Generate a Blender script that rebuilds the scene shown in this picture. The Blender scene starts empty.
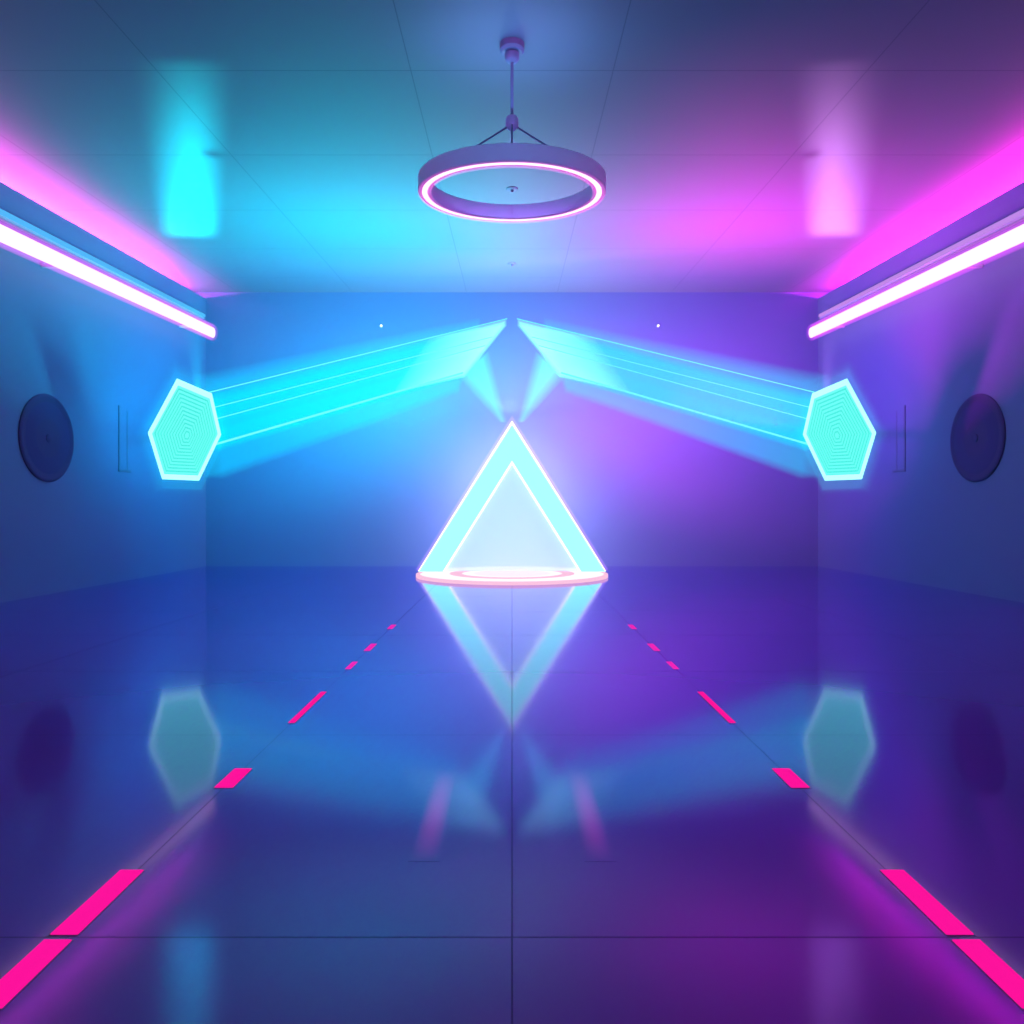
import bpy, bmesh, math
from mathutils import Vector, Matrix
PI = math.pi
C = bpy.context.scene.collection
CAM_H = 1.1
F = 750.0
SL = 0.052            # the ceiling rises gently towards the far end
HX = 6.2              # half width of the hall
DB = 15.2             # far wall
DF = -2.6             # wall behind the camera
def ceil_z(y): return CAM_H + 3.66 + SL * y
def V(*a): return Vector(a)

# ------------------------------------------------------------------ helpers
def tag(o, label=None, cat=None, group=None, kind=None):
    if label: o['label'] = label
    if cat: o['category'] = cat
    if group: o['group'] = group
    if kind: o['kind'] = kind
    return o

def thing(name, label, cat, loc=(0, 0, 0), group=None):
    o = bpy.data.objects.new(name, None)
    C.objects.link(o); o.location = loc; o.empty_display_size = 0.1
    return tag(o, label, cat, group, 'thing')

def obj(name, bm, mats, parent=None, smooth=False, loc=None):
    me = bpy.data.meshes.new(name)
    bmesh.ops.recalc_face_normals(bm, faces=bm.faces[:])
    bm.to_mesh(me); bm.free()
    for m in (mats if isinstance(mats, (list, tuple)) else [mats]): me.materials.append(m)
    if smooth:
        for p in me.polygons: p.use_smooth = True
        try: me.set_sharp_from_angle(angle=math.radians(40))
        except Exception: pass
    o = bpy.data.objects.new(name, me); C.objects.link(o)
    if parent is not None:
        o.parent = parent
        base = Vector(parent.location)
        p = parent.parent
        while p is not None:
            base = base + Vector(p.location); p = p.parent
        for v in me.vertices: v.co -= base       # shapes are written in room metres, children live at the thing's base
    return o

def bev(bm, w, seg=2):
    bmesh.ops.bevel(bm, geom=bm.edges[:], offset=w, segments=seg, affect='EDGES', profile=0.5)
    return bm

def add_box(bm, lo, hi, mi=0):
    x0, y0, z0 = lo; x1, y1, z1 = hi
    vs = [bm.verts.new(p) for p in ((x0,y0,z0),(x1,y0,z0),(x1,y1,z0),(x0,y1,z0),(x0,y0,z1),(x1,y0,z1),(x1,y1,z1),(x0,y1,z1))]
    for f in ((0,3,2,1),(4,5,6,7),(0,1,5,4),(1,2,6,5),(2,3,7,6),(3,0,4,7)):
        bm.faces.new([vs[i] for i in f]).material_index = mi

def box(lo, hi, b=0.0):
    bm = bmesh.new(); add_box(bm, lo, hi)
    return bev(bm, b) if b else bm

def loft(bm, rings, cap=True, mi=0, closed=True):
    """rings: lists of points with equal counts"""
    rv = [[bm.verts.new(p) for p in r] for r in rings]
    n = len(rv[0])
    for a, b in zip(rv[:-1], rv[1:]):
        for i in range(n):
            j = (i + 1) % n
            bm.faces.new((a[i], a[j], b[j], b[i])).material_index = mi
    if cap:
        bm.faces.new(rv[0]).material_index = mi
        bm.faces.new(rv[-1][::-1]).material_index = mi
    return rv

def sweep(path, prof_fn, cap=True):
    """sweeps a profile along an open polyline with mitred corners; prof_fn(u, v) -> list of (a, b)"""
    bm = bmesh.new()
    n = len(path); rings = []
    up0 = None
    for i, p in enumerate(path):
        d0 = (path[i] - path[i-1]).normalized() if i > 0 else None
        d1 = (path[i+1] - path[i]).normalized() if i < n - 1 else None
        t = (d0 or d1) if (d0 is None or d1 is None) else (d0 + d1).normalized()
        ref = V(0, 1, 0) if abs(t.y) < 0.9 else V(0, 0, 1)
        u = ref.cross(t).normalized(); v = t.cross(u).normalized()
        k = 1.0
        if d0 is not None and d1 is not None: k = 1.0 / max(0.2, t.dot(d1))
        rings.append([p + u * a * k + v * b for a, b in prof_fn])
    loft(bm, rings, cap)
    return bm

def circ(r, n=16): return [(r * math.cos(2*PI*i/n), r * math.sin(2*PI*i/n)) for i in range(n)]
def rod(a, b, r, n=16): return sweep([Vector(a), Vector(b)], circ(r, n))

def lathe(prof, n=64, axis='Z', c=(0, 0, 0), closed=False):
    """prof: (radius, height) pairs"""
    bm = bmesh.new(); c = Vector(c); rows = []
    for r, h in prof:
        row = []
        for i in range(n):
            a = 2 * PI * i / n
            p = {'Z': V(r*math.cos(a), r*math.sin(a), h), 'X': V(h, r*math.cos(a), r*math.sin(a)), 'Y': V(r*math.cos(a), h, r*math.sin(a))}[axis]
            row.append(bm.verts.new(c + p))
        rows.append(row)
    pairs = list(zip(rows[:-1], rows[1:]))
    if closed: pairs.append((rows[-1], rows[0]))
    for a, b in pairs:
        for i in range(n):
            j = (i + 1) % n
            bm.faces.new((a[i], a[j], b[j], b[i]))
    if not closed:
        bm.faces.new(rows[0]); bm.faces.new(rows[-1][::-1])
    return bm

def copy_tree(o, parent=None):
    c = o.copy(); C.objects.link(c); c.parent = parent
    for ch in list(o.children): copy_tree(ch, c)
    return c

# ------------------------------------------------------------------ materials
def new_mat(name):
    m = bpy.data.materials.new(name); m.use_nodes = True
    nt = m.node_tree; nt.nodes.clear()
    out = nt.nodes.new('ShaderNodeOutputMaterial')
    return m, nt, out

def N(nt, typ, **kw):
    n = nt.nodes.new(typ)
    for k, v in kw.items(): setattr(n, k, v)
    return n

def math_(nt, op, a, b=None, clamp=False):
    n = N(nt, 'ShaderNodeMath', operation=op); n.use_clamp = clamp
    for i, s in enumerate((a, b)):
        if s is None: continue
        if isinstance(s, (int, float)): n.inputs[i].default_value = s
        else: nt.links.new(s, n.inputs[i])
    return n.outputs[0]

def seams(nt, coord, at, half):
    """1 on a seam, 0 elsewhere, for the seam positions in `at`"""
    cur = None
    for c in at:
        d = math_(nt, 'ABSOLUTE', math_(nt, 'SUBTRACT', coord, c))
        cur = d if cur is None else math_(nt, 'MINIMUM', cur, d)
    return math_(nt, 'LESS_THAN', cur, half)

def surface(name, col, rough=0.5, metal=0.0, ior=1.45, noise=0.04, scale=6.0, seam=None, seam_col=None, rough_noise=0.0, spec=0.5):
    m, nt, out = new_mat(name)
    b = N(nt, 'ShaderNodeBsdfPrincipled')
    b.inputs['Roughness'].default_value = rough; b.inputs['Metallic'].default_value = metal; b.inputs['IOR'].default_value = ior
    b.inputs['Specular IOR Level'].default_value = spec
    tc = N(nt, 'ShaderNodeTexCoord'); geo = N(nt, 'ShaderNodeNewGeometry')
    nz = N(nt, 'ShaderNodeTexNoise'); nz.inputs['Scale'].default_value = scale; nz.inputs['Detail'].default_value = 4
    nt.links.new(geo.outputs['Position'], nz.inputs['Vector'])
    ramp = N(nt, 'ShaderNodeMix', data_type='RGBA')
    ramp.inputs[6].default_value = tuple(c * (1 - noise) for c in col) + (1,)
    ramp.inputs[7].default_value = tuple(min(1, c * (1 + noise)) for c in col) + (1,)
    nt.links.new(nz.outputs['Fac'], ramp.inputs[0])
    colsock = ramp.outputs[2]
    if rough_noise:
        r = math_(nt, 'ADD', math_(nt, 'MULTIPLY', nz.outputs['Fac'], rough_noise), rough - rough_noise / 2)
        nt.links.new(r, b.inputs['Roughness'])
    if seam:
        sep = N(nt, 'ShaderNodeSeparateXYZ'); nt.links.new(geo.outputs['Position'], sep.inputs[0])
        f = None
        for ax, at, half in seam:
            s = seams(nt, sep.outputs[ax], at, half)
            f = s if f is None else math_(nt, 'MAXIMUM', f, s)
        mx = N(nt, 'ShaderNodeMix', data_type='RGBA')
        nt.links.new(f, mx.inputs[0]); nt.links.new(colsock, mx.inputs[6]); mx.inputs[7].default_value = tuple(seam_col) + (1,)
        colsock = mx.outputs[2]
        sp = math_(nt, 'MULTIPLY', math_(nt, 'SUBTRACT', 1.0, math_(nt, 'MULTIPLY', f, 0.6)), spec)
        nt.links.new(sp, b.inputs['Specular IOR Level'])
    nt.links.new(colsock, b.inputs['Base Color'])
    nt.links.new(b.outputs[0], out.inputs['Surface'])
    return m

def glow(name, col, strength):
    m, nt, out = new_mat(name)
    e = N(nt, 'ShaderNodeEmission'); e.inputs[0].default_value = tuple(col) + (1,); e.inputs[1].default_value = strength
    nt.links.new(e.outputs[0], out.inputs['Surface'])
    return m

def glow_volume(name, col, strength, absorb=None, dens=0.0):
    """a luminous volume: beams of light and painted-in bloom"""
    m, nt, out = new_mat(name)
    e = N(nt, 'ShaderNodeEmission'); e.inputs[0].default_value = tuple(col) + (1,); e.inputs[1].default_value = strength
    sock = e.outputs[0]
    if absorb:
        ab = N(nt, 'ShaderNodeVolumeAbsorption'); ab.inputs[0].default_value = tuple(absorb) + (1,); ab.inputs[1].default_value = dens
        ad = N(nt, 'ShaderNodeAddShader'); nt.links.new(sock, ad.inputs[0]); nt.links.new(ab.outputs[0], ad.inputs[1]); sock = ad.outputs[0]
    nt.links.new(sock, out.inputs['Volume'])
    return m

def glow_sheet(name, col, em, transp):
    """sheet standing in for hazy glow: lets part of the light through, scatters the rest and glows a little"""
    m, nt, out = new_mat(name)
    t = N(nt, 'ShaderNodeBsdfTransparent'); d = N(nt, 'ShaderNodeBsdfDiffuse'); tl = N(nt, 'ShaderNodeBsdfTranslucent')
    d.inputs[0].default_value = (.85, .85, .9, 1); tl.inputs[0].default_value = (.85, .85, .9, 1)
    a = N(nt, 'ShaderNodeMixShader'); a.inputs[0].default_value = .5
    nt.links.new(d.outputs[0], a.inputs[1]); nt.links.new(tl.outputs[0], a.inputs[2])
    e = N(nt, 'ShaderNodeEmission'); e.inputs[0].default_value = tuple(col) + (1,); e.inputs[1].default_value = em
    s = N(nt, 'ShaderNodeAddShader'); nt.links.new(a.outputs[0], s.inputs[0]); nt.links.new(e.outputs[0], s.inputs[1])
    mx = N(nt, 'ShaderNodeMixShader'); mx.inputs[0].default_value = transp
    nt.links.new(s.outputs[0], mx.inputs[1]); nt.links.new(t.outputs[0], mx.inputs[2])
    nt.links.new(mx.outputs[0], out.inputs['Surface'])
    return m

CYAN = (0.0, 0.82, 1.0)
FLOOR_ROWS = [0.4, 1.94, 3.70, 5.16, 6.70, 8.25, 9.8, 11.35, 12.9, 14.4]
CEIL_ROWS = [1.39, 3.2, 5.01, 6.82, 8.63, 10.44, 12.25, 14.06]
M = {}
M['wall'] = surface('painted_wall', (.105, .165, .36), .6, noise=.03, scale=3)
M['ceiling'] = surface('ceiling_panel', (.19, .22, .32), .6, noise=.02, scale=2,
                       seam=[(0, [-5.54, -3.23, -.92, .92, 3.23, 5.54], .005), (1, CEIL_ROWS, .006)], seam_col=(.125, .145, .22))
M['floor'] = surface('polished_floor', (.19, .05, .43), .085, ior=1.5, noise=.08, scale=1.2, rough_noise=.05,
                     seam=[(0, [-3.4, -1.15, 0, 1.15, 3.4], .0024), (1, FLOOR_ROWS, .0034)], seam_col=(.11, .03, .25))

def tinted_gloss(m, tint, ior, rough):
    """a lavender tinted clear finish over the base colour"""
    nt = m.node_tree; b = nt.nodes['Principled BSDF']
    g = N(nt, 'ShaderNodeBsdfGlossy'); g.inputs['Color'].default_value = tuple(tint) + (1,); g.inputs['Roughness'].default_value = rough
    fr = N(nt, 'ShaderNodeFresnel'); fr.inputs[0].default_value = ior; fac = math_(nt, 'MULTIPLY', fr.outputs[0], 1.5, clamp=True)
    lk = b.inputs['Specular IOR Level'].links
    if lk:
        fac = math_(nt, 'MULTIPLY', fac, math_(nt, 'MULTIPLY', lk[0].from_socket, 2.0)); nt.links.remove(lk[0])
    lr = b.inputs['Roughness'].links
    if lr: nt.links.new(lr[0].from_socket, g.inputs['Roughness'])
    b.inputs['Specular IOR Level'].default_value = 0
    mx = N(nt, 'ShaderNodeMixShader'); nt.links.new(fac, mx.inputs[0])
    dst = b.outputs[0].links[0].to_socket
    nt.links.new(b.outputs[0], mx.inputs[1]); nt.links.new(g.outputs[0], mx.inputs[2]); nt.links.new(mx.outputs[0], dst)
tinted_gloss(M['floor'], (.76, .68, 1.0), 1.40, .1)
M['pendant_shell'] = surface('pendant_shell', (.85, .85, .95), .55, noise=.03)
M['dark_metal'] = surface('dark_metal', (.20, .20, .36), .45, noise=.05)
M['grey_metal'] = surface('grey_metal', (.55, .55, .78), .5, noise=.04)
M['lit_rail_blue'] = glow('lit_rail_blue', (.07, .42, .88), 1.25)  # light falling on the left rail, put into emission
M['lit_rail_lilac'] = glow('lit_rail_lilac', (.52, .24, .85), 1.1)  # same for the right rail, lilac
M['rail'] = surface('white_rail', (.9, .9, .92), .35, noise=.02)
M['disc_face'] = surface('dark_fabric', (.055, .05, .20), .8, noise=.12, scale=90, spec=.15)
M['disc_rim'] = surface('dark_rim', (.06, .05, .18), .7, noise=.05, spec=.15)
M['slot'] = surface('slot_edge', (.085, .13, .25), .6)
M['tube_white'] = glow('tube_white', (1, .92, 1), 1.2)
M['tube_bloom'] = glow_volume('tube_pink_bloom', (.72, .06, .85), 2.6)  # pink bloom around the tubes, painted as an emissive volume
M['ring_core'] = glow('ring_core', (1, .55, .85), 2.4)
M['ring_bloom'] = glow_volume('ring_pink_bloom', (1, .08, .62), 6.0)
M['neon_core'] = glow('neon_core', (1, .92, 1.0), 2.0)
M['neon_bloom'] = glow_volume('neon_pink_bloom', (.8, .35, .9), 2.5)
M['band'] = glow('aqua_band', (.24, .95, .98), 1.9)
M['tri_glow'] = glow_sheet('inner_glow_sheet', (.34, .84, 1.0), .6, .5)
M['hex_frame'] = glow('hex_frame', (.38, 1.0, 1.0), 1.6)
M['lens_a'] = glow('lens_bright', (.16, 1.0, .90), 1.12)
M['lens_b'] = glow('lens_soft', (.07, .74, .68), 1.1)
M['shaft'] = glow_volume('shaft_light', (.0, .80, .88), 1.1, (.0, .7, .85), 2.0)
M['shaft_tip'] = glow_volume('shaft_tip_light', (.42, .95, .9), 3.0)
M['shaft_halo'] = glow_volume('shaft_halo_light', (.0, .50, .62), .72, (.0, .8, .95), .5)
M['hex_bloom'] = glow_volume('hex_cyan_bloom', (.0, .70, .85), .42)
M['ray'] = glow_volume('ray_light', (.0, .66, .70), 2.2)
M['line'] = glow('light_line', (.18, 1.0, .95), 1.1)
M['pink_led'] = glow('pink_led', (1, .006, .34), 1.0)
M['pink_led_far'] = glow('pink_led_far', (1, .02, .55), .9)
M['disc_white'] = glow('disc_white', (1, .88, .95), 1.3)
M['disc_pink'] = glow('disc_pink', (1, .58, .84), 1.05)
M['disc_pale'] = glow('disc_pale', (1, .74, .88), 1.35)
M['spark'] = glow('spark', (.9, .85, 1), 3)

# faint strips sunk under frosted glass: brightest along the middle of the strip, fading to its ends and sides
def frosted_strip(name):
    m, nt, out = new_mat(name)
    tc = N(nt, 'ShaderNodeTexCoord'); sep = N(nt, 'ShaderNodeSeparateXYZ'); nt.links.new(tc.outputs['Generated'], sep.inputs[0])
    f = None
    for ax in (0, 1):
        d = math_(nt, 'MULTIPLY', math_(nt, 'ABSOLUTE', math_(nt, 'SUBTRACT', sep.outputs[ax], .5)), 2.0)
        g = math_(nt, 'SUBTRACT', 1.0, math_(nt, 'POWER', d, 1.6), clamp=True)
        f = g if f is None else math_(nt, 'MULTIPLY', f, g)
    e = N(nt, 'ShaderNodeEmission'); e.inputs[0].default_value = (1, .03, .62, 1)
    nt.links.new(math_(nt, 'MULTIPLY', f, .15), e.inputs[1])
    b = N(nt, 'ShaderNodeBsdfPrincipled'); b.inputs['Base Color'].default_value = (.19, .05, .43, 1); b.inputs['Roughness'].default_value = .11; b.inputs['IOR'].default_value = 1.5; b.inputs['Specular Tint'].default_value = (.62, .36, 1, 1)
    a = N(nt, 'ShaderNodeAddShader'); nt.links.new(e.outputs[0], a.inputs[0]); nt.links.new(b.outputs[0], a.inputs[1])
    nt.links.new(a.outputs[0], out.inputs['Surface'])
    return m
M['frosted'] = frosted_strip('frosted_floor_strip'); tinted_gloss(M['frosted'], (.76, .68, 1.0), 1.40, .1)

# ------------------------------------------------------------------ the room
GAP = 0.13
def struct(name, bm, m):
    return tag(obj(name, bm, m), kind='structure')
struct('floor', box((-6.9, DF, -.2), (6.9, DB, 0)), M['floor'])
def slab(x0, x1, y0, y1, zb, zt):
    """zb, zt: functions of y"""
    bm = bmesh.new()
    loft(bm, [[V(x0, y, zb(y)), V(x1, y, zb(y)), V(x1, y, zt(y)), V(x0, y, zt(y))] for y in (y0, y1)])
    return bm
struct('ceiling', slab(-6.9, 6.9, DF, DB, ceil_z, lambda y: ceil_z(y) + .2), M['ceiling'])
struct('wall_back', box((-6.9, DB, -.2), (6.9, DB + .2, 6.2)), M['wall'])
struct('wall_front', box((-6.9, DF - .2, -.2), (6.9, DF, 6.2)), M['wall'])
for s, nm in ((-1, 'wall_left'), (1, 'wall_right')):
    xs = sorted((s * HX, s * 6.26)); xt = sorted((s * 6.26, s * 6.75)); xo = sorted((s * 6.75, s * 6.9))
    bm = slab(xs[0], xs[1], DF, DB, lambda y: -.0, lambda y: ceil_z(y) - GAP)       # thick lower wall; its top edge is the light cove
    b3 = slab(xt[0], xt[1], DF, DB, lambda y: -.0, lambda y: ceil_z(y) - GAP - .12)
    me = bpy.data.meshes.new('t'); b3.to_mesh(me); bm.from_mesh(me); b3.free(); bpy.data.meshes.remove(me)
    b2 = slab(xo[0], xo[1], DF, DB, lambda y: -.0, ceil_z)
    me = bpy.data.meshes.new('t'); b2.to_mesh(me); bm.from_mesh(me); b2.free(); bpy.data.meshes.remove(me)
    struct(nm, bm, M['wall'])

# ------------------------------------------------------------------ wall lights and rails
SIDE = {-1: ('left', 'blue'), 1: ('right', 'purple')}
def zoff(y, dz): return ceil_z(y) - dz
def bar(x, y0, y1, dz, w, h, ch=0):
    """a bar that follows the slope of the ceiling, dz below it"""
    pr = [(-w/2, -h/2), (w/2, -h/2), (w/2, h/2), (-w/2, h/2)]
    bm = bmesh.new()
    loft(bm, [[V(x + a, y, zoff(y, dz) + b) for a, b in pr] for y in (y0, y1)])
    if ch: bev(bm, ch, 3)
    return bm
def roundbar(x, y0, y1, dz, rx, rz, n=24):
    bm = bmesh.new()
    loft(bm, [[V(x + rx*math.cos(2*PI*i/n), y, zoff(y, dz) + rz*math.sin(2*PI*i/n)) for i in range(n)] for y in (y0, y1)])
    return bm
Y0, Y1 = -2.0, 14.6
for s in (-1, 1):
    sd, colr = SIDE[s]
    xt = s * 5.82
    t = thing('tube_light', f'long white-hot tube light with pink glow high on the {colr} {sd} wall', 'light', (xt, Y0, zoff(Y0, .93)), 'tube lights along the side walls')
    obj('tube', roundbar(xt, Y0, Y1, .93, .045, .1), M['tube_white'], t, True)
    obj('bloom_volume', roundbar(xt, Y0 - .02, Y1 + .01, .93, .105, .165), M['tube_bloom'], t, True)  # added volume that paints the bloom around the tube
    for y in (.5, 5.2, 9.9, 14.0):
        bm = bmesh.new()
        xa, xb = sorted((s * 5.85, s * 6.2)); z = zoff(y, .93)
        add_box(bm, (xa, y - .03, z - .02), (xb, y + .03, z + .02))
        obj('bracket', bm, M['grey_metal'], t)
    r = thing('wall_rail', f'thin {"light blue" if s < 0 else "lilac"} wall rail with lit colour painted in, above the tube light on the {sd} wall', 'light', (s * 6.2, Y0, zoff(Y0, .56)), 'thin wall rails above the tube lights')
    bm = bmesh.new()
    pr = [(0, -.035), (.07, -.035), (.07, .045), (0, .045)]
    loft(bm, [[V(s * (6.2 - a), y, zoff(y, .56) + b) for a, b in pr] for y in (Y0, 14.95)])
    obj('rail', bm, M['grey_metal'], r)
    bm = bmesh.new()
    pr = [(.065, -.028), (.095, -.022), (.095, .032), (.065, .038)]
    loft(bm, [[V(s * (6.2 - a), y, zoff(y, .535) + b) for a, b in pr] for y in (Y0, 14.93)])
    obj('diffuser', bm, M['lit_rail_blue'] if s < 0 else M['lit_rail_lilac'], r)  # emissive face paints the light caught by the rail

# ------------------------------------------------------------------ ring pendant
PD = 6.4
pc = V(0, PD, 0)
czp = ceil_z(PD)
pen = thing('ring_pendant', 'grey ring pendant with pink light line hanging from the ceiling', 'pendant lamp', (0, PD, czp))
obj('canopy', lathe([(.03, czp), (.105, czp), (.105, czp - .055), (.085, czp - .075), (.03, czp - .075)], 40, c=pc), M['dark_metal'], pen, True)
obj('collar', lathe([(.035, czp - .075), (.062, czp - .085), (.062, czp - .125), (.045, czp - .15), (.012, czp - .16)], 32, c=pc), M['dark_metal'], pen, True)
hz = CAM_H + 3.32
obj('rod', rod((0, PD, czp - .15), (0, PD, hz), .013), M['dark_metal'], pen, True)
obj('hub', lathe([(.014, hz + .06), (.045, hz + .05), (.055, hz + .02), (.055, hz - .03), (.035, hz - .055), (.01, hz - .075)], 32, c=pc), M['grey_metal'], pen, True)
RR, RW, RH = .74, .055, .125
tilt = Matrix.Rotation(math.radians(5.6), 4, 'X')
rc = V(0, PD, CAM_H + 2.712)
def ring_bm(prof, n=96):
    bm = lathe(prof, n, closed=True)
    bmesh.ops.transform(bm, matrix=Matrix.Translation(rc) @ tilt, verts=bm.verts[:])
    return bm
obj('ring_body', ring_bm([(RR - RW, .0), (RR - RW + .008, -.008), (RR - .022, -.008), (RR - .022, .008), (RR + .022, .008), (RR + .022, -.008), (RR + RW - .008, -.008), (RR + RW, 0),
                          (RR + RW, RH - .01), (RR + RW - .01, RH), (RR - RW + .01, RH), (RR - RW, RH - .01)]), M['pendant_shell'], pen, True)
obj('light_line', ring_bm([(RR - .018, -.010), (RR + .018, -.010), (RR + .018, .004), (RR - .018, .004)]), M['ring_core'], pen)
obj('bloom_volume', ring_bm([(RR + .058*math.cos(2*PI*i/12), -.010 + .026*math.sin(2*PI*i/12)) for i in range(12)]), M['ring_bloom'], pen, True)  # painted bloom around the light line
for a in (0, 88, -88):
    th = math.radians(a)
    p = Matrix.Translation(rc) @ tilt @ V((RR) * math.sin(th), -(RR) * math.cos(th), RH - .005)
    obj('wire', rod((0.03*math.sin(th), PD - .03*math.cos(th), hz - .03), p, .008, 10), M['dark_metal'], pen, True)

# small fittings on the ceiling, sparks on the far wall
for y, lab in ((9.65, 'small dark round fitting on the ceiling seen through the ring pendant'), (13.1, 'small dark round fitting on the ceiling close to the far wall')):
    z = ceil_z(y)
    t = thing('ceiling_fitting', lab, 'fitting', (0, y, z), 'ceiling fittings')
    obj('plate', lathe([(.02, z + .01), (.075, z + .01), (.075, z - .012), (.06, z - .02), (.02, z - .02)], 32, c=(0, y, 0)), M['dark_metal'], t, True)
    obj('nozzle', lathe([(.02, z - .02), (.02, z - .04), (.012, z - .05)], 20, c=(0, y, 0)), M['dark_metal'], t, True)
for s in (-1, 1):
    x, z = s * 2.96 - .0, CAM_H + 3.77
    x = -2.65 if s < 0 else 2.96
    t = thing('spark_light', f'tiny white point of light on the far wall above the {SIDE[s][0]} light shaft', 'light', (x, DB, z), 'points of light on the far wall')
    obj('socket', lathe([(.015, DB), (.032, DB), (.032, DB - .02), (.022, DB - .03), (.015, DB - .03)], 24, axis='Y', c=(x, 0, z)), M['grey_metal'], t, True)
    obj('bulb', lathe([(.02, DB - .028), (.019, DB - .04), (.013, DB - .048), (.005, DB - .051)], 20, axis='Y', c=(x, 0, z)), M['spark'], t, True)

# ------------------------------------------------------------------ round discs and slim panels on the side walls
def side_lathe(prof, y, z, s, n=72):
    return lathe([(r, s * (HX - h)) for r, h in prof], n, axis='X', c=(0, y, z))
for s in (-1, 1):
    sd, colr = SIDE[s]
    y, z, R = 10.0, CAM_H + .985, .575
    t = thing('wall_disc', f'large dark round disc mounted on the {sd} wall', 'wall disc', (s * HX, y, z), 'dark round discs on the side walls')
    obj('rim', side_lathe([(R - .05, 0), (R + .008, 0), (R + .012, .012), (R, .024), (R - .03, .028), (R - .05, .022)], y, z, s), M['disc_rim'], t, True)
    obj('face', side_lathe([(R - .045, 0), (R - .045, .02), (R - .2, .026), (.2, .02), (.06, .02)], y, z, s), M['disc_face'], t, True)
    obj('centre_boss', side_lathe([(.06, .015), (.055, .03), (.03, .036), (.01, .037)], y, z, s, 32), M['disc_rim'], t, True)
    y, z = 12.0, CAM_H + 1.16
    t = thing('wall_slot', f'slim vertical recessed panel between hexagonal projector and dark disc on the {sd} wall', 'wall panel', (s * HX, y, z), 'slim vertical panels on the side walls')
    xa, xb = sorted((s * HX, s * (HX - .015)))
    bm = bmesh.new()
    for lo, hi in (((y - .19, z - .52), (y - .155, z + .52)), ((y + .05, z - .48), (y + .08, z + .46)), ((y - .155, z - .52), (y + .19, z - .485))):
        add_box(bm, (xa, lo[0], lo[1]), (xb, hi[0], hi[1]))
    obj('edge', bm, M['slot'], t)
    xa, xb = sorted((s * HX, s * (HX - .012)))
    obj('plate', box((xa, y - .155, z - .485), (xb, y + .05, z + .5)), M['wall'], t)

# ------------------------------------------------------------------ neon triangle and its light disc
TD = 13.3
DD = 12.9
k = TD / F
base_z = .045
tri = thing('neon_triangle', 'glowing aqua triangle with white neon outlines standing on the pink light disc', 'light sculpture', (0, TD, base_z))
ap = V(0, TD, CAM_H + 92 * k - .05); hw = 93 * k
ia = V(0, TD, ap.z - 39 * k); ihw = 71 * k * (ia.z - base_z) / ((567 - 458) * k) if False else 70 * k
oL, oR = V(-hw, TD, base_z), V(hw, TD, base_z)
slope = (ap.z - base_z) / hw
iL, iR = V(-(ia.z - base_z) / slope, TD, base_z), V((ia.z - base_z) / slope, TD, base_z)
def chev(L, A, R, r): return sweep([L, A, R], circ(r, 14))
def off(v, d): return V(v.x, v.y + d, v.z)
obj('outer_tube', chev(oL, ap, oR, .018), M['neon_core'], tri, True)
obj('inner_tube', chev(off(iL, -.03), off(ia, -.03), off(iR, -.03), .021), M['neon_core'], tri, True)
obj('bloom_volume', chev(oL, ap, oR, .075), M['neon_bloom'], tri, True)  # bloom of the outline, painted as a volume
bm = bmesh.new()
loft(bm, [[off(oL, -.05), off(ap, -.05) - V(0, 0, .03), off(ia, -.05), off(iL, -.05)], [off(oL, .06), off(ap, .06) - V(0, 0, .03), off(ia, .06), off(iL, .06)]])
loft(bm, [[off(oR, -.05), off(ap, -.05) - V(0, 0, .03), off(ia, -.05), off(iR, -.05)], [off(oR, .06), off(ap, .06) - V(0, 0, .03), off(ia, .06), off(iR, .06)]])
obj('aqua_band', bm, M['band'], tri)
bm = bmesh.new()
loft(bm, [[off(iL, .0), off(iR, .0), off(ia, .0)], [off(iL, .03), off(iR, .03), off(ia, .03)]])
obj('inner_glow_sheet', bm, M['tri_glow'], tri)  # sheet added for the hazy glow inside the triangle

dsc = thing('light_disc', 'flat round floor disc of pink and white light rings under the triangle', 'light disc', (0, DD, 0))
RD = 1.64
def dlathe(prof): return lathe(prof, 96, c=(0, DD, 0))
def dring(r0, r1, z0, z1): return lathe([(r0, z0), (r1, z0), (r1, z1), (r0, z1)], 96, c=(0, DD, 0), closed=True)
obj('base', dlathe([(RD - .08, 0), (RD - .01, 0), (RD - .01, .03), (RD - .08, .03)]), M['rail'], dsc)
obj('outer_rim', dring(RD - .07, RD, .0, .05), M['disc_pink'], dsc)
obj('white_ring', dring(1.07, RD - .07, .03, .045), M['disc_white'], dsc)
obj('pink_ring', dring(.86, 1.07, .03, .05), M['disc_pink'], dsc)
obj('inner_ring', dring(.66, .86, .03, .045), M['disc_white'], dsc)
obj('centre', dlathe([(.02, .03), (.66, .03), (.66, .048), (.02, .048)]), M['disc_pale'], dsc)

# ------------------------------------------------------------------ hexagonal projectors with their light shafts
def P(px, py, d): return V((px - 512) / F * d, d, CAM_H + (511 - py) / F * d)
HEXPX = [(177, 378), (212, 393), (221, 433), (199, 479), (162, 477.5), (148, 432)]
hc2 = (sum(p[0] for p in HEXPX) / 6, sum(p[1] for p in HEXPX) / 6)
def hex_depth(px, py): return 10.8 - (hc2[1] - py) * .008 + (px - hc2[0]) * .006     # leans out at the top
hexv = [P(px, py, hex_depth(px, py)) for px, py in HEXPX]
hcen = sum(hexv, V(0, 0, 0)) / 6
hn = (hexv[2] - hexv[0]).cross(hexv[4] - hexv[0]).normalized()
if hn.y > 0: hn = -hn
def hscale(s, out): return [hcen + (v - hcen) * s + hn * out for v in hexv]
E = {'top': P(507, 318, 12.6), 'mid': P(484, 346, 12.3), 'bot': P(463, 372, 12.5)}
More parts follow.
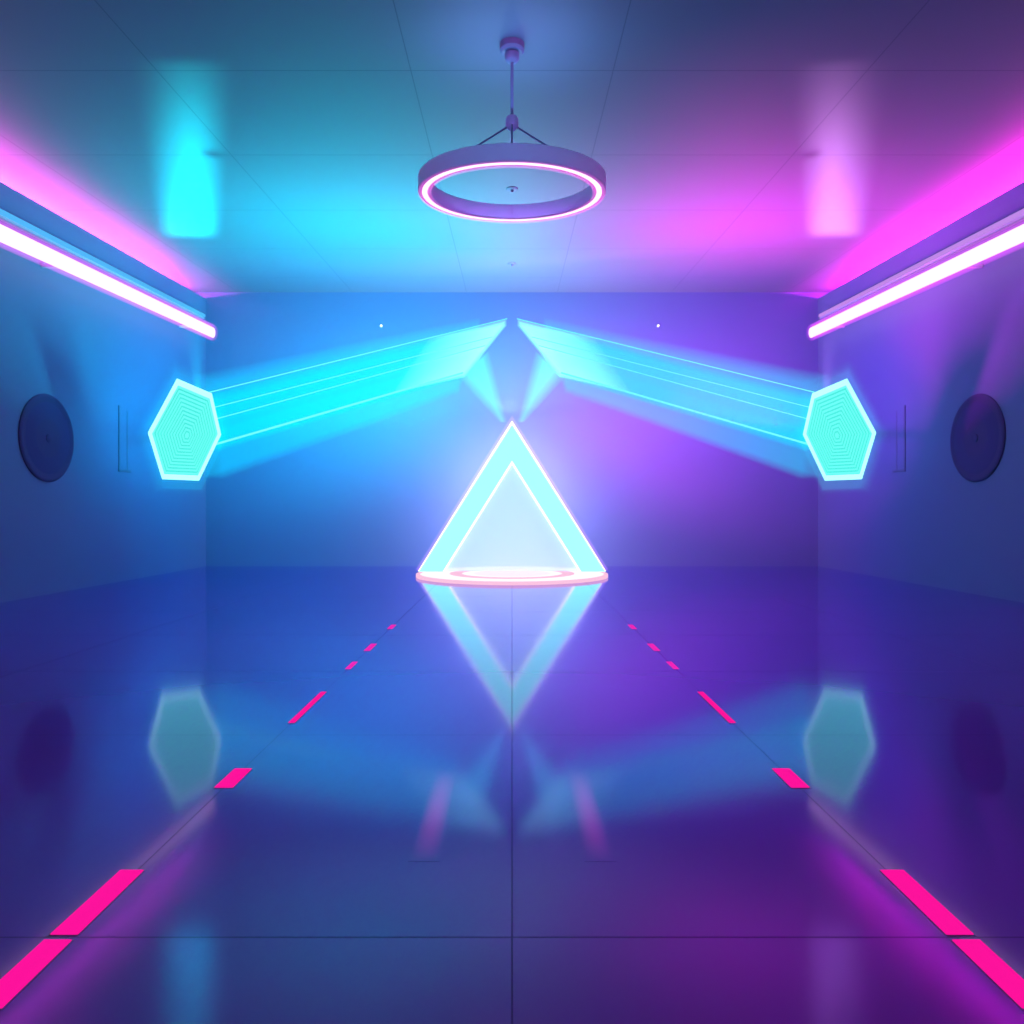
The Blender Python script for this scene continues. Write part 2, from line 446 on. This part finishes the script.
S = {'top': P(200, 394, 11.0), 'mid': P(205, 423, 10.9), 'bot': P(200, 448, 11.05)}
def back(p, d): return p + V(0, d, d * .02)

def mir(p, s): return V(p.x * (-s), p.y, p.z)        # s = -1 keeps the left one, +1 mirrors it
for s in (-1, 1):
    sd, colr = SIDE[s]
    m = lambda pts: [mir(p, s) for p in pts]
    base = mir(hcen, s)
    t = thing('hexagonal_projector', f'glowing cyan hexagonal projector near the {colr} {sd} wall casting a long light shaft', 'projector', base, 'hexagonal cyan projectors')
    bm = bmesh.new(); loft(bm, [m(hscale(.98, -.01)), m(hscale(.9, -.16)), m(hscale(.5, -.24))])
    obj('housing', bm, M['dark_metal'], t)
    bm = bmesh.new()
    a, b, c, d = (m(hscale(1.0, .02)), m(hscale(.90, .02)), m(hscale(.90, -.02)), m(hscale(1.0, -.02)))
    rv = [[bm.verts.new(p) for p in r] for r in (a, b, c, d)]
    for i in range(4):
        for j in range(6):
            bm.faces.new((rv[i][j], rv[i][(j+1) % 6], rv[(i+1) % 4][(j+1) % 6], rv[(i+1) % 4][j]))
    obj('frame', bm, M['hex_frame'], t)
    bm = bmesh.new(); K = 24; prev = None
    for i in range(K + 1):
        sc = .90 * (1 - i / K) + .02
        hgt = .002 * i
        r1 = [bm.verts.new(p) for p in m(hscale(sc, hgt - .006))]
        if prev:
            for j in range(6):
                f = bm.faces.new((prev[j], prev[(j+1) % 6], r1[(j+1) % 6], r1[j])); f.material_index = i % 2
        prev = r1
    bm.faces.new(prev)
    obj('lens', bm, [M['lens_a'], M['lens_b']], t)
    # arm from the side wall
    wy = hcen.y * HX / abs(hcen.x) - .25
    wz = CAM_H + (hcen.z - CAM_H) * HX / abs(hcen.x)
    obj('mount_arm', rod(mir(hcen + hn * -.2, s), (s * HX, wy, wz), .03, 14), M['dark_metal'], t, True)
    obj('wall_plate', lathe([(.02, s * HX), (.12, s * HX), (.12, s * (HX - .03)), (.02, s * (HX - .03))], 32, axis='X', c=(0, wy, wz)), M['dark_metal'], t, True)
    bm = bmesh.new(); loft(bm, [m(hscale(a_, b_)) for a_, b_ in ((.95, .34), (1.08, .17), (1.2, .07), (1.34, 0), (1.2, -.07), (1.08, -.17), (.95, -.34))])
    obj('bloom_volume', bm, M['hex_bloom'], t)  # cyan bloom painted around the hexagon
    # two blades of light with a thin dark gap between them
    def prism(p0, p1, q0, q1, dep0, dep1):
        bm = bmesh.new()
        loft(bm, [m([p0, p1, back(p1, dep0), back(p0, dep0)]), m([q0, q1, back(q1, dep1), back(q0, dep1)])])
        return bm
    def lerp(a, b, f): return a + (b - a) * f
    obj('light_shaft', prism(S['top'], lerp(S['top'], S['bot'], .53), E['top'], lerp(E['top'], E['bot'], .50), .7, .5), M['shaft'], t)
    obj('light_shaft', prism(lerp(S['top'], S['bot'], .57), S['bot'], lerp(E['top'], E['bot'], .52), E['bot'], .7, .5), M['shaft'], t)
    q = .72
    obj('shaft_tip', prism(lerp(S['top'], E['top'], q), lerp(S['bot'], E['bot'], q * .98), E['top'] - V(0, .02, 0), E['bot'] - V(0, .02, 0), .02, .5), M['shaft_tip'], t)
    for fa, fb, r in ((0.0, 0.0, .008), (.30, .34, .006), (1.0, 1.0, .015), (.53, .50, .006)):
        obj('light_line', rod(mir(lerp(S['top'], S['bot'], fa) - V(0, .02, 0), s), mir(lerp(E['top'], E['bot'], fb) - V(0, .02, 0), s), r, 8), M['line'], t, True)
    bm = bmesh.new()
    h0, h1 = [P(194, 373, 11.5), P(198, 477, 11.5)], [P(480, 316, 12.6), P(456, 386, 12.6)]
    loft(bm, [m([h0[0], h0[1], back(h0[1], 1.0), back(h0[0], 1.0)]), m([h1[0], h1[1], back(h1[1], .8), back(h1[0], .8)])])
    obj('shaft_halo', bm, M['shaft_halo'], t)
    # fan of light thrown up from the tip of the triangle to the end of this shaft
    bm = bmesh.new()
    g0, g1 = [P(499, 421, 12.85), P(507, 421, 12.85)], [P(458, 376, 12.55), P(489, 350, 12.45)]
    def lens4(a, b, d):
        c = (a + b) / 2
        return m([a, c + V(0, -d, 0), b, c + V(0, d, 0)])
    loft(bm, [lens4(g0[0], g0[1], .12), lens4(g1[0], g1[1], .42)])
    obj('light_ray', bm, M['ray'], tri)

# ------------------------------------------------------------------ pink strips let into the floor
DASH = [(1.66, 1.925, 'nearest pink floor strip on the {} side, cut by the frame edge'), (1.95, 2.30, 'long pink floor strip just beyond the nearest one on the {} side'),
        (2.99, 3.21, 'short pink floor strip beside the hexagon reflection on the {} side'), (3.91, 4.58, 'thin long pink floor strip halfway along the {} row'),
        (5.25, 5.50, 'small pink floor strip, third from the far end of the {} row'), (5.94, 6.25, 'small pink floor strip, second from the far end of the {} row'),
        (7.05, 7.30, 'farthest tiny pink floor strip of the {} row')]
WID = [.072, .072, .075, .035, .04, .05, .05]
for s in (-1, 1):
    for (a, b, lab), w in zip(DASH, WID):
        x = s * (1.165 if a < 2 else 1.15)
        t = thing('floor_strip', lab.format(SIDE[s][0]), 'floor light', (x, (a + b) / 2, 0), 'pink light strips in the floor')
        obj('channel', box((x - w/2 - .003, a - .004, -.01), (x + w/2 + .003, b + .004, .001)), M['dark_metal'], t)
        obj('diffuser', box((x - w/2, a, -.01), (x + w/2, b, .004), .0015), M['pink_led'] if a < 5 else M['pink_led_far'], t)
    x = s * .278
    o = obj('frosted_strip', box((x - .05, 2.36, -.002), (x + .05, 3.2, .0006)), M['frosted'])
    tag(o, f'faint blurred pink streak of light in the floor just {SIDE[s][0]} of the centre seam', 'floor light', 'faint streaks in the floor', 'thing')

# ------------------------------------------------------------------ lights
def light(name, typ, loc, col, W, target=None, **kw):
    l = bpy.data.lights.new(name, typ); l.color = col; l.energy = W
    for kk, vv in kw.items(): setattr(l, kk, vv)
    o = bpy.data.objects.new(name, l); C.objects.link(o); o.location = loc
    if target is not None:
        o.rotation_euler = (Vector(target) - Vector(loc)).to_track_quat('-Z', 'Y').to_euler()
    return o
# LED tape lying in the light coves on top of the side walls, facing into the room
for s, col, W in ((-1, (1, .06, .70), 850), (1, (1, .01, .66), 1300)):
    ym = 6.3; x = s * 6.58; z = ceil_z(ym) - GAP - .03
    o = light('cove_light', 'AREA', (x, ym, z), col, W, None, shape='RECTANGLE', size=.05, size_y=17.0)
    # -Z looks into the room and a little up, local Y runs along the wall
    zax = V(s * 1.0, 0, -.35).normalized(); yax = V(0, 1, SL).normalized(); xax = yax.cross(zax).normalized(); yax = zax.cross(xax)
    o.matrix_world = Matrix.Translation((x, ym, z)) @ Matrix((xax, yax, zax)).transposed().to_4x4()
def strip(name, a, b, aim, col, W, w=.3):
    """unseen area lamp added between a and b, shining towards aim"""
    a, b = Vector(a), Vector(b); c = (a + b) / 2
    o = light(name, 'AREA', c, col, W, None, shape='RECTANGLE', size=w, size_y=(b - a).length)
    zax = -(Vector(aim) - c).normalized(); yax = (b - a).normalized(); xax = yax.cross(zax).normalized(); zax = xax.cross(yax)
    o.matrix_world = Matrix.Translation(c) @ Matrix((xax, yax, zax)).transposed().to_4x4()
    return o
strip('ceiling_fill_left', (-3.5, 10.9, 2.2), (-.9, 11.1, 2.5), (-2.2, 12.4, 7), (.0, .95, .98), 400)  # added lamp in mid-air, brightens the ceiling on the left
strip('ceiling_fill_right', (4.1, 10.8, 2.3), (2.4, 11.0, 2.6), (3.3, 13.0, 7), (1.0, .02, .66), 500)  # added magenta lamp in mid-air for the right of the ceiling
strip('back_wall_fill_left', (-4.6, 12.0, 2.5), (-1.2, 13.1, 3.6), (-3.0, 15.2, 3.7), (.0, .66, 1.0), 240)  # unseen fill lamp added for the far wall, left half
strip('back_wall_fill_right', (3.9, 12.2, 2.7), (1.0, 13.1, 3.6), (2.2, 15.2, 3.2), (1.0, .06, .8), 200)  # unseen magenta fill added for the far wall, right half
strip('side_wall_fill_left', (-5.0, 11.4, 2.0), (-5.0, 11.4, 2.9), (-6.2, 12.2, 2.4), (.0, .65, 1.0), 19)  # added lamp behind the projector, brightens the left wall
strip('side_wall_fill_right', (5.0, 11.4, 2.0), (5.0, 11.4, 2.9), (6.2, 12.2, 2.4), (.06, .38, 1.0), 6)  # added weak counterpart for the right wall
strip('triangle_back_fill', (0, 13.45, .5), (0, 13.45, 2.2), (0, 15, 1.3), (.75, .6, 1.0), 190, 1.0)  # unseen lamp added to brighten the far wall behind the triangle
strip('triangle_up_fill', (-.3, 13.5, 2.9), (.3, 13.5, 2.9), (0, 13.0, 6), (.42, .78, 1.0), 120, .3)  # added lamp above the triangle, brightens the ceiling there

o = light('ceiling_fill_mid', 'AREA', V(0, PD, hz + .12), (.22, .42, 1.0), 8, (0, PD, 9), shape='DISK', size=1.2)  # added disk lamp, unseen from below, brightens the ceiling over the pendant
light('pendant_fill', 'SPOT', (0, -1.8, 3.9), (.18, .36, 1.0), 850, rc, spot_size=math.radians(22), spot_blend=.6, shadow_soft_size=0)  # added spot behind the camera, brightens the pendant body
light('floor_fill', 'SPOT', (0, PD, hz - .12), (.40, .16, 1.0), 90, (0, PD + .8, 0), spot_size=math.radians(120), spot_blend=1.0, shadow_soft_size=0)  # unseen violet spot added to light the floor

# profile up-lights on the projectors: four shutter blades cut each beam to a slim strip on the ceiling
def shutter(o, corners, soft):
    """corners on the ceiling, in order; soft: edge softness per blade, in the beam's own x/z, y/z plane"""
    l = o.data; l.use_nodes = True; nt = l.node_tree
    em = [n for n in nt.nodes if n.type == 'EMISSION'][0]
    bpy.context.view_layer.update()
    inv = o.matrix_world.inverted()
    uv = []
    for c in corners:
        p = inv @ Vector(c); uv.append((p.x / -p.z, p.y / -p.z))
    cu = sum(p[0] for p in uv) / len(uv), sum(p[1] for p in uv) / len(uv)
    tc = N(nt, 'ShaderNodeTexCoord'); sep = N(nt, 'ShaderNodeSeparateXYZ'); nt.links.new(tc.outputs['Normal'], sep.inputs[0])
    az = math_(nt, 'ABSOLUTE', sep.outputs[2])
    sg = SIGN
    u = math_(nt, 'MULTIPLY', math_(nt, 'DIVIDE', sep.outputs[0], az), sg); v = math_(nt, 'MULTIPLY', math_(nt, 'DIVIDE', sep.outputs[1], az), sg)
    f = None
    for i in range(len(uv)):
        (x0, y0), (x1, y1) = uv[i], uv[(i + 1) % len(uv)]
        nx, ny = -(y1 - y0), (x1 - x0); L = math.hypot(nx, ny); nx, ny = nx / L, ny / L; c = -(nx * x0 + ny * y0)
        if nx * cu[0] + ny * cu[1] + c < 0: nx, ny, c = -nx, -ny, -c
        d = math_(nt, 'ADD', math_(nt, 'ADD', math_(nt, 'MULTIPLY', u, nx), math_(nt, 'MULTIPLY', v, ny)), c)
        mr = N(nt, 'ShaderNodeMapRange', interpolation_type='SMOOTHSTEP'); mr.inputs[1].default_value = -soft[i] * .5; mr.inputs[2].default_value = soft[i]
        nt.links.new(d, mr.inputs[0])
        f = mr.outputs[0] if f is None else math_(nt, 'MULTIPLY', f, mr.outputs[0])
    nt.links.new(f, em.inputs['Strength'])
SIGN = 1
def on_ceil(px, py):
    t = (511 - py) / F - SL; d = (ceil_z(0) - CAM_H) / t
    return V((px - 512) / F * d, d, ceil_z(d))
for s, col, W in ((-1, (.0, .9, 1.0), 2600), (1, (.85, .35, 1.0), 1500)):
    tgt = on_ceil(190, 190); tgt = V(-s * tgt.x, tgt.y, tgt.z)
    o = light('projector_uplight', 'SPOT', (s * 4.72, 11.3, 2.5), col, W, tgt, spot_size=math.radians(120), spot_blend=.1, shadow_soft_size=.01)
    cs = [on_ceil(*p) for p in ((164, 236), (216, 236), (216, 40), (158, 40))]
    shutter(o, [V(-s * c.x, c.y, c.z) for c in cs], (.2, .09, .4, .12))

# ------------------------------------------------------------------ thin haze in the hall, camera
w = bpy.data.worlds.new('world'); bpy.context.scene.world = w; w.use_nodes = True
nt = w.node_tree; nt.nodes.clear()
wo = nt.nodes.new('ShaderNodeOutputWorld'); bg = nt.nodes.new('ShaderNodeBackground'); bg.inputs[0].default_value = (0, 0, 0, 1)
nt.links.new(bg.outputs[0], wo.inputs['Surface'])
vs = nt.nodes.new('ShaderNodeVolumeScatter'); vs.inputs['Color'].default_value = (.5, .72, 1, 1); vs.inputs['Density'].default_value = .013; vs.inputs['Anisotropy'].default_value = .45
nt.links.new(vs.outputs[0], wo.inputs['Volume'])

cam = bpy.data.cameras.new('camera'); cam.sensor_width = 36; cam.lens = F / 1024 * 36; cam.clip_start = .05
co = bpy.data.objects.new('camera', cam); C.objects.link(co)
co.location = (0, 0, CAM_H); co.rotation_euler = (PI / 2, 0, 0)
sc = bpy.context.scene
sc.camera = co
sc.view_settings.view_transform = 'Standard'; sc.view_settings.look = 'None'
sc.view_settings.gamma = 1; sc.view_settings.use_curve_mapping = False
sc.view_settings.exposure = 0
cy = sc.cycles
cy.use_denoising = True
cy.max_bounces = 6; cy.volume_bounces = 0; cy.transparent_max_bounces = 16
